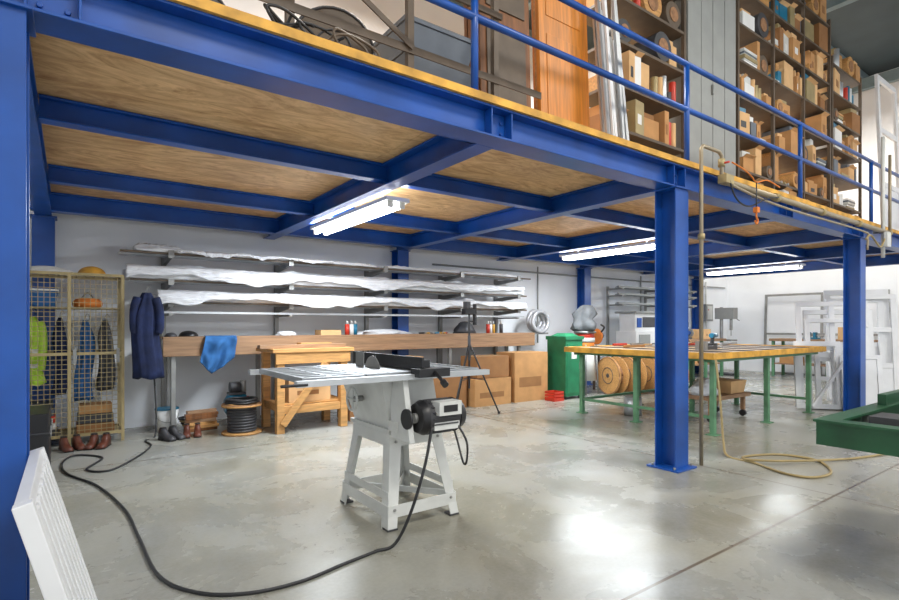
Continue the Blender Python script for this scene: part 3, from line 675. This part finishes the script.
for z in (1.7,1.9,2.05):
    for k in range(4): b.box(9.5+.1*k,12.6-.1*k,7.0+.09*k,7.05+.09*k,z,z+.04,ALU if k%2 else GREYP)
b.done()
b=B('far_workbench')
b.box(11.4,13.05,6.5,7.15,.86,.92,PINE)
for x in (11.45,12.2,12.95):
    for y in (6.55,7.05): b.box(x,x+.06,y,y+.06,0,.86,SAGE)
b.box(11.5,12.95,6.6,7.05,.3,.33,PINE); b.done(.004)
carton(11.6,12.0,6.65,7.0,.331,.6); carton(12.3,12.6,6.65,7.0,.921,1.15,CARD2); carton(12.4,12.8,6.65,7.0,.331,.65,CARD3)
b=B('bench_grinder'); b.box(11.7,11.95,6.75,6.95,.921,.96,DARK); b.cyl((11.7,6.85,1.06),(11.95,6.85,1.06),.06,BLUE,16); b.cyl((11.63,6.85,1.06),(11.67,6.85,1.06),.1,STEEL,24); b.cyl((11.98,6.85,1.06),(12.02,6.85,1.06),.1,STEEL,24); b.cyl((11.67,6.85,1.06),(11.98,6.85,1.06),.015,STEEL,8); b.box(11.8,11.86,6.82,6.88,.96,1.02,DARK); b.done()
b=B('side_workbench')
b.box(13.9,14.6,3.9,5.9,.86,.92,PINE)
for x in (13.95,14.5):
    for y in (3.95,4.85,5.8): b.box(x,x+.06,y,y+.06,0,.86,SAGE)
b.box(13.95,14.55,4.0,5.8,.3,.33,PINE); b.done(.004)
b=B('machine_vice'); b.box(14.0,14.2,4.9,5.2,.921,.96,TEAL); b.box(14.03,14.17,4.95,5.0,.96,1.08,TEAL); b.box(14.03,14.17,5.08,5.15,.96,1.08,TEAL); b.cyl((14.1,4.8,1.0),(14.1,5.1,1.0),.015,STEEL,8); b.done(.004)
carton(14.0,14.4,4.1,4.5,.921,1.2,CARD2); carton(14.0,14.4,5.3,5.7,.331,.6); carton(14.1,14.45,4.2,4.6,.331,.62,CARD3)
b=B('drill_press'); cx,cy=13.4,6.7
b.box(cx-.2,cx+.2,cy-.25,cy+.2,0,.05,DARK); b.cyl((cx,cy+.1,.05),(cx,cy+.1,1.7),.04,STEEL,14); b.box(cx-.16,cx+.16,cy-.22,cy+.08,.85,.89,STEEL); b.box(cx-.11,cx+.11,cy-.25,cy+.22,1.4,1.68,GREYP); b.cyl((cx,cy-.14,1.4),(cx,cy-.14,1.12),.035,STEEL,12); b.cyl((cx,cy-.14,1.12),(cx,cy-.14,.98),.01,STEEL,8); b.cyl((cx+.11,cy-.1,1.48),(cx+.3,cy-.2,1.36),.01,BLACK,8); b.done(.005)

# ---------------------------------------------------------------- pipes near the front column
b=B('compressed_air_pipe')
b.tube([(4.50,2.46,.02),(4.50,2.46,2.75),(4.50,2.46,2.80),(4.53,2.46,2.83),(4.80,2.46,2.83),(4.85,2.46,2.80),(4.85,2.46,2.64),(4.88,2.46,2.60),(5.4,2.45,2.57),(9.6,2.45,2.57)],.017,PIPE,10,1)
b.cyl((4.9,2.45,2.57),(9.6,2.45,2.57),.03,PIPE,12)
b.tube([(4.85,2.46,2.60),(5.2,2.42,2.52),(6.2,2.43,2.48),(8.4,2.43,2.48),(8.6,2.43,2.42),(8.6,2.43,2.25)],.012,PIPE,8,4)
b.cyl((4.85,2.46,2.70),(4.85,2.46,2.77),.03,KHAKI,10); b.cyl((4.85,2.46,2.73),(4.85,2.39,2.73),.01,RED,8); b.cyl((4.5,2.46,2.0),(4.5,2.46,2.05),.03,KHAKI,10)
b.box(4.84,4.98,2.41,2.49,2.55,2.63,KHAKI)
for x in (5.6,6.8,8.0,9.2): b.box(x,x+.03,2.47,2.54,2.535,2.60,STEEL); b.cyl((x+.3,2.45,2.57),(x+.38,2.45,2.57),.042,KHAKI,12)
b.cyl((9.3,2.45,2.2),(9.3,2.45,3.9),.025,LGREY,10); b.cyl((9.6,2.45,2.4),(9.6,2.45,3.7),.02,PIPE,10)
b.box(9.22,9.38,2.38,2.42,2.35,2.55,LGREY)
b.tube([(9.3,2.42,2.5),(9.0,2.40,2.32),(8.7,2.42,2.45),(8.5,2.42,2.38)],.012,HOSE,8)
b.tube([(4.9,2.42,2.6),(5.0,2.40,2.42),(5.25,2.40,2.38),(5.6,2.40,2.5),(5.9,2.41,2.56)],.008,RUBBER,6)
b.done()
b=B('chain_hook'); 
b.tube([(5.35,2.38,2.62),(5.35,2.38,2.45),(5.35,2.38,2.38)],.006,RUBBER,6,1); b.box(5.325,5.375,2.36,2.40,2.33,2.38,ORANGE); b.tube([(5.35,2.38,2.33),(5.35,2.38,2.29),(5.38,2.38,2.25),(5.35,2.38,2.22),(5.32,2.38,2.25)],.009,ORANGE,8,4)
b.tube([(4.92,2.40,2.74),(5.1,2.38,2.70),(5.25,2.38,2.66),(5.35,2.38,2.62),(5.6,2.39,2.68),(5.9,2.40,2.66)],.007,ORANGE,6); b.done()

# ---------------------------------------------------------------- stuff on the mezzanine
D=ZT+.001
b=B('brown_steel_barrier')
for x in (.35,.98,1.75,2.46): b.box(x-.022,x+.022,2.84,2.88,D,4.0,RACK)
b.box(.2,2.9,2.83,2.839,2.96,3.01,RACK); b.box(.2,2.5,2.82,2.839,3.42,3.46,RACK); b.bar((.35,2.815,3.75),(1.75,2.815,2.99),.01,.035,RACK)
b.done()
spool('cable_spool',(1.34,3.12,D+.25),(.35,1,0),.25,.14,.24,RACK,GREYP)
spool('cable_spool',(.55,3.25,D+.22),(.1,1,0),.22,.12,.2,DARK,COPPER)
b=B('tangled_cable_pile')
random.seed(5)
for k in range(7):
    c=(.75+random.random()*.5,2.70+random.random()*.06); pts=[(c[0]+(.1+.05*random.random())*math.cos(t*.8)*1.2+.02*t,c[1]+.03*math.sin(t*1.1),D+.02+.09*(1+math.sin(t*.8+k))) for t in range(9)]
    b.tube(pts,.008,random.choice([RUBBER,HOSE,RACK,LGREY,RUBBER]),6,5)
b.done()
b=B('stacked_plastic_bins')
for i in range(3):
    z=D+i*.205; b.hexa([(1.84,3.02,z),(2.34,3.02,z),(2.34,3.42,z),(1.84,3.42,z)],[(1.80,2.98,z+.17),(2.38,2.98,z+.17),(2.38,3.46,z+.17),(1.80,3.46,z+.17)],BIN); b.box(1.79,2.39,2.97,3.47,z+.17,z+.203,BIN)
b.done(.004)
b=B('brown_panel_stack')
for i in range(4): T=TL(2.50+.015*i,3.05+.07*i,D+.002,0,2); b.box(0,.52-.02*i,0,.04,0,2.2+.06*i,BRW,T)
for zz in (.3,1.0,1.7): b.box(.06,.46,-.012,0,zz,zz+.55,RACK,TL(2.5,3.05,D+.002,0,2))
b.done(.003)
b=B('wooden_door_stack')
for i,(h,m) in enumerate(((2.1,ORW),(2.3,WOOD),(2.35,ORW))):
    T=TL(3.08+.05*i,3.0+.07*i,D+.002,0,2); b.box(0,.60,0,.04,0,h,m,T)
    if i==0:
        for zz in (.15,1.1): b.box(.08,.50,-.006,0,zz,zz+.8,ORW,T)
b.done(.003)
b=B('aluminium_profile_bundle')
random.seed(3)
for i in range(22):
    x=3.60+random.random()*.26; y=2.72+random.random()*.12; h=.95+random.random()*.7
    b.bar((x,y,D+.008),(x+.06*(random.random()-.5),y+.12,D+h),.018,.03,random.choice([UPVC,UPVC,ALU,WHITE]))
b.done()
def rack(name,x0,x1,y0,y1,z1,nb,nl,m,back=True):
    b=B(name)
    for i in range(nb+1):
        x=x0+(x1-x0)*i/nb
        for y in (y0,y1): b.box(x-.02,x+.02,y-.02,y+.02,D,z1,m)
    lv=[]
    for k in range(nl):
        z=D+.1+(z1-D-.2)*k/(nl-1); lv.append(z)
        b.box(x0,x1,y0-.015,y1,z-.03,z,m)
    for i in range(nb+1):
        x=x0+(x1-x0)*i/nb
        for k in range(0,nl-1,2): b.bar((x,y0,lv[k]),(x,y1,lv[k+1]),.02,.008,m)
    for i in range(nb):
        xa=x0+(x1-x0)*i/nb; xb=x0+(x1-x0)*(i+1)/nb
        b.bar((xa,y1+.03,lv[0]),(xb,y1+.03,lv[-1]),.03,.006,m)
    b.done(); return lv
def fill(name,x0,x1,y0,y1,lv,nb,seed,zmax=.4):
    rnd=random.Random(seed); b=B(name); pal=[CARD,CARD,CARD2,CARD2,CARD3,CARD,WHITE,KHAKI,BIN,WOOD,CARD2,TEAL,LGREY]
    gap=lv[1]-lv[0]
    for z in lv:
        for i in range(nb):
            x=x0+(x1-x0)*i/nb+.035; xe=x0+(x1-x0)*(i+1)/nb-.03
            while x<xe-.08:
                w=min(xe-x,rnd.uniform(.10,.40)); h=rnd.uniform(.45,.98)*(gap-.06); m=rnd.choice(pal); yy=y0+rnd.uniform(-.03,.05)
                t=rnd.random()
                if t<.60:
                    a=rnd.uniform(-7,7); T=Matrix.Translation((x+w/2,(yy+y1-.05)/2,0))@Matrix.Rotation(math.radians(a),4,'Z')
                    hw=w/2-.018; hd=(y1-.07-yy)/2
                    b.box(-hw,hw,-hd,hd,z+.001,z+h,m,T)
                    if rnd.random()<.4: b.box(-hw*.5,hw*.4,-hd-.002,-hd,z+h*.3,z+h*.6,rnd.choice([WHITE,CARD3,DARK]),T)
                    if rnd.random()<.4:
                        b.hexa([(-hw,-hd,z+h),(hw,-hd,z+h),(hw,-hd+.006,z+h),(-hw,-hd+.006,z+h)],[(-hw,-hd-.05,z+h+.02),(hw,-hd-.05,z+h+.02),(hw,-hd-.045,z+h+.026),(-hw,-hd-.045,z+h+.026)],CARD2,T)
                    zz=z+h+.002
                    if z+gap-.05-zz>.05: b.box(-hw*.8,hw*.7,-hd+.03,hd-.05,zz,min(zz+rnd.uniform(.04,.12),z+gap-.045),rnd.choice(pal),T)
                elif t<.74:
                    r=min(w/2-.02,gap/2-.04)
                    if r>.04: b.cyl((x+w/2,yy,z+r+.001),(x+w/2,yy+.3,z+r+.001),r,rnd.choice([RACK,DARK,WOOD]),20); b.cyl((x+w/2,yy-.01,z+r+.001),(x+w/2,yy,z+r+.001),r*.55,COPPER,20)
                elif t<.84: # tall rolls / tins standing
                    k=max(1,int(w/.09))
                    for q in range(k): hh=rnd.uniform(.4,.9)*(gap-.06); b.cyl((x+.045+q*.09,yy+.06,z+.001),(x+.045+q*.09,yy+.06,z+hh),.038,rnd.choice([WHITE,KHAKI,ALU,CARD2,TEAL,RED,DARK]),14)
                elif t<.92: # loose stack of flat things
                    zz=z+.001
                    for q in range(rnd.randint(3,6)):
                        d=rnd.uniform(.015,.05)
                        if zz+d>z+gap-.06: break
                        o=rnd.uniform(0,.03); b.box(x+o,x+w-.03+o*.5,yy+o,y1-.1,zz,zz+d-.003,rnd.choice([WHITE,CARD,BIN,LGREY,KHAKI])); zz+=d
                else:
                    for q in range(4): b.cyl((x+.03+q*(w-.06)/3,yy+.04,z+.03),(x+.03+q*(w-.06)/3,y1-.05,z+.03),.022,rnd.choice([WHITE,KHAKI,ALU]),10)
                x+=w
    b.done(.004)
lv=rack('shelving_rack',4.40,5.66,3.3,3.8,6.0,1,8,RACK); fill('shelved_cartons',4.40,5.66,3.3,3.8,lv,1,5)
b=B('grey_steel_cupboard')
b.box(5.72,6.82,3.28,3.82,D+.06,6.1,GREYP); b.box(5.75,6.79,3.3,3.8,D,D+.06,DARK)
for x in (6.0,6.26,6.54): b.box(x-.006,x+.006,3.272,3.28,D+.06,6.1,GREYP)
b.box(6.22,6.24,3.25,3.28,4.0,4.12,STEEL); b.done(.004)
lv=rack('shelving_rack',6.90,9.9,3.3,3.8,6.15,3,8,RACK); fill('shelved_cartons',6.9,9.9,3.3,3.8,lv,3,9)
lv=rack('shelving_rack',10.0,11.3,3.3,3.8,5.6,1,7,RACK); fill('shelved_cartons',10.0,11.3,3.3,3.8,lv,1,15)
b=B('white_door_frame_stack')
T=TL(10.9,2.85,D+.002,0,2); wframe(b,1.0,2.75,T,0,2,t=.09,fillp=.33); b.done(.004)
b=B('white_door_frame_stack'); T=TL(11.99,2.85,D+.002,0,2); wframe(b,1.0,2.5,T,1,0,t=.08); b.done(.004)

# ---------------------------------------------------------------- world + camera
w=bpy.data.worlds.new('world'); sc.world=w; w.use_nodes=True
bg=w.node_tree.nodes['Background']; bg.inputs[0].default_value=(.92,.955,1,1); bg.inputs[1].default_value=1.5
cam=bpy.data.cameras.new('camera'); co=bpy.data.objects.new('camera',cam); sc.collection.objects.link(co)
co.location=(0,0,1.25); co.rotation_euler=(math.radians(90),0,math.radians(-35.8))
cam.sensor_width=36; cam.lens=36*527/899; cam.shift_y=25/899; cam.clip_start=.05
sc.camera=co
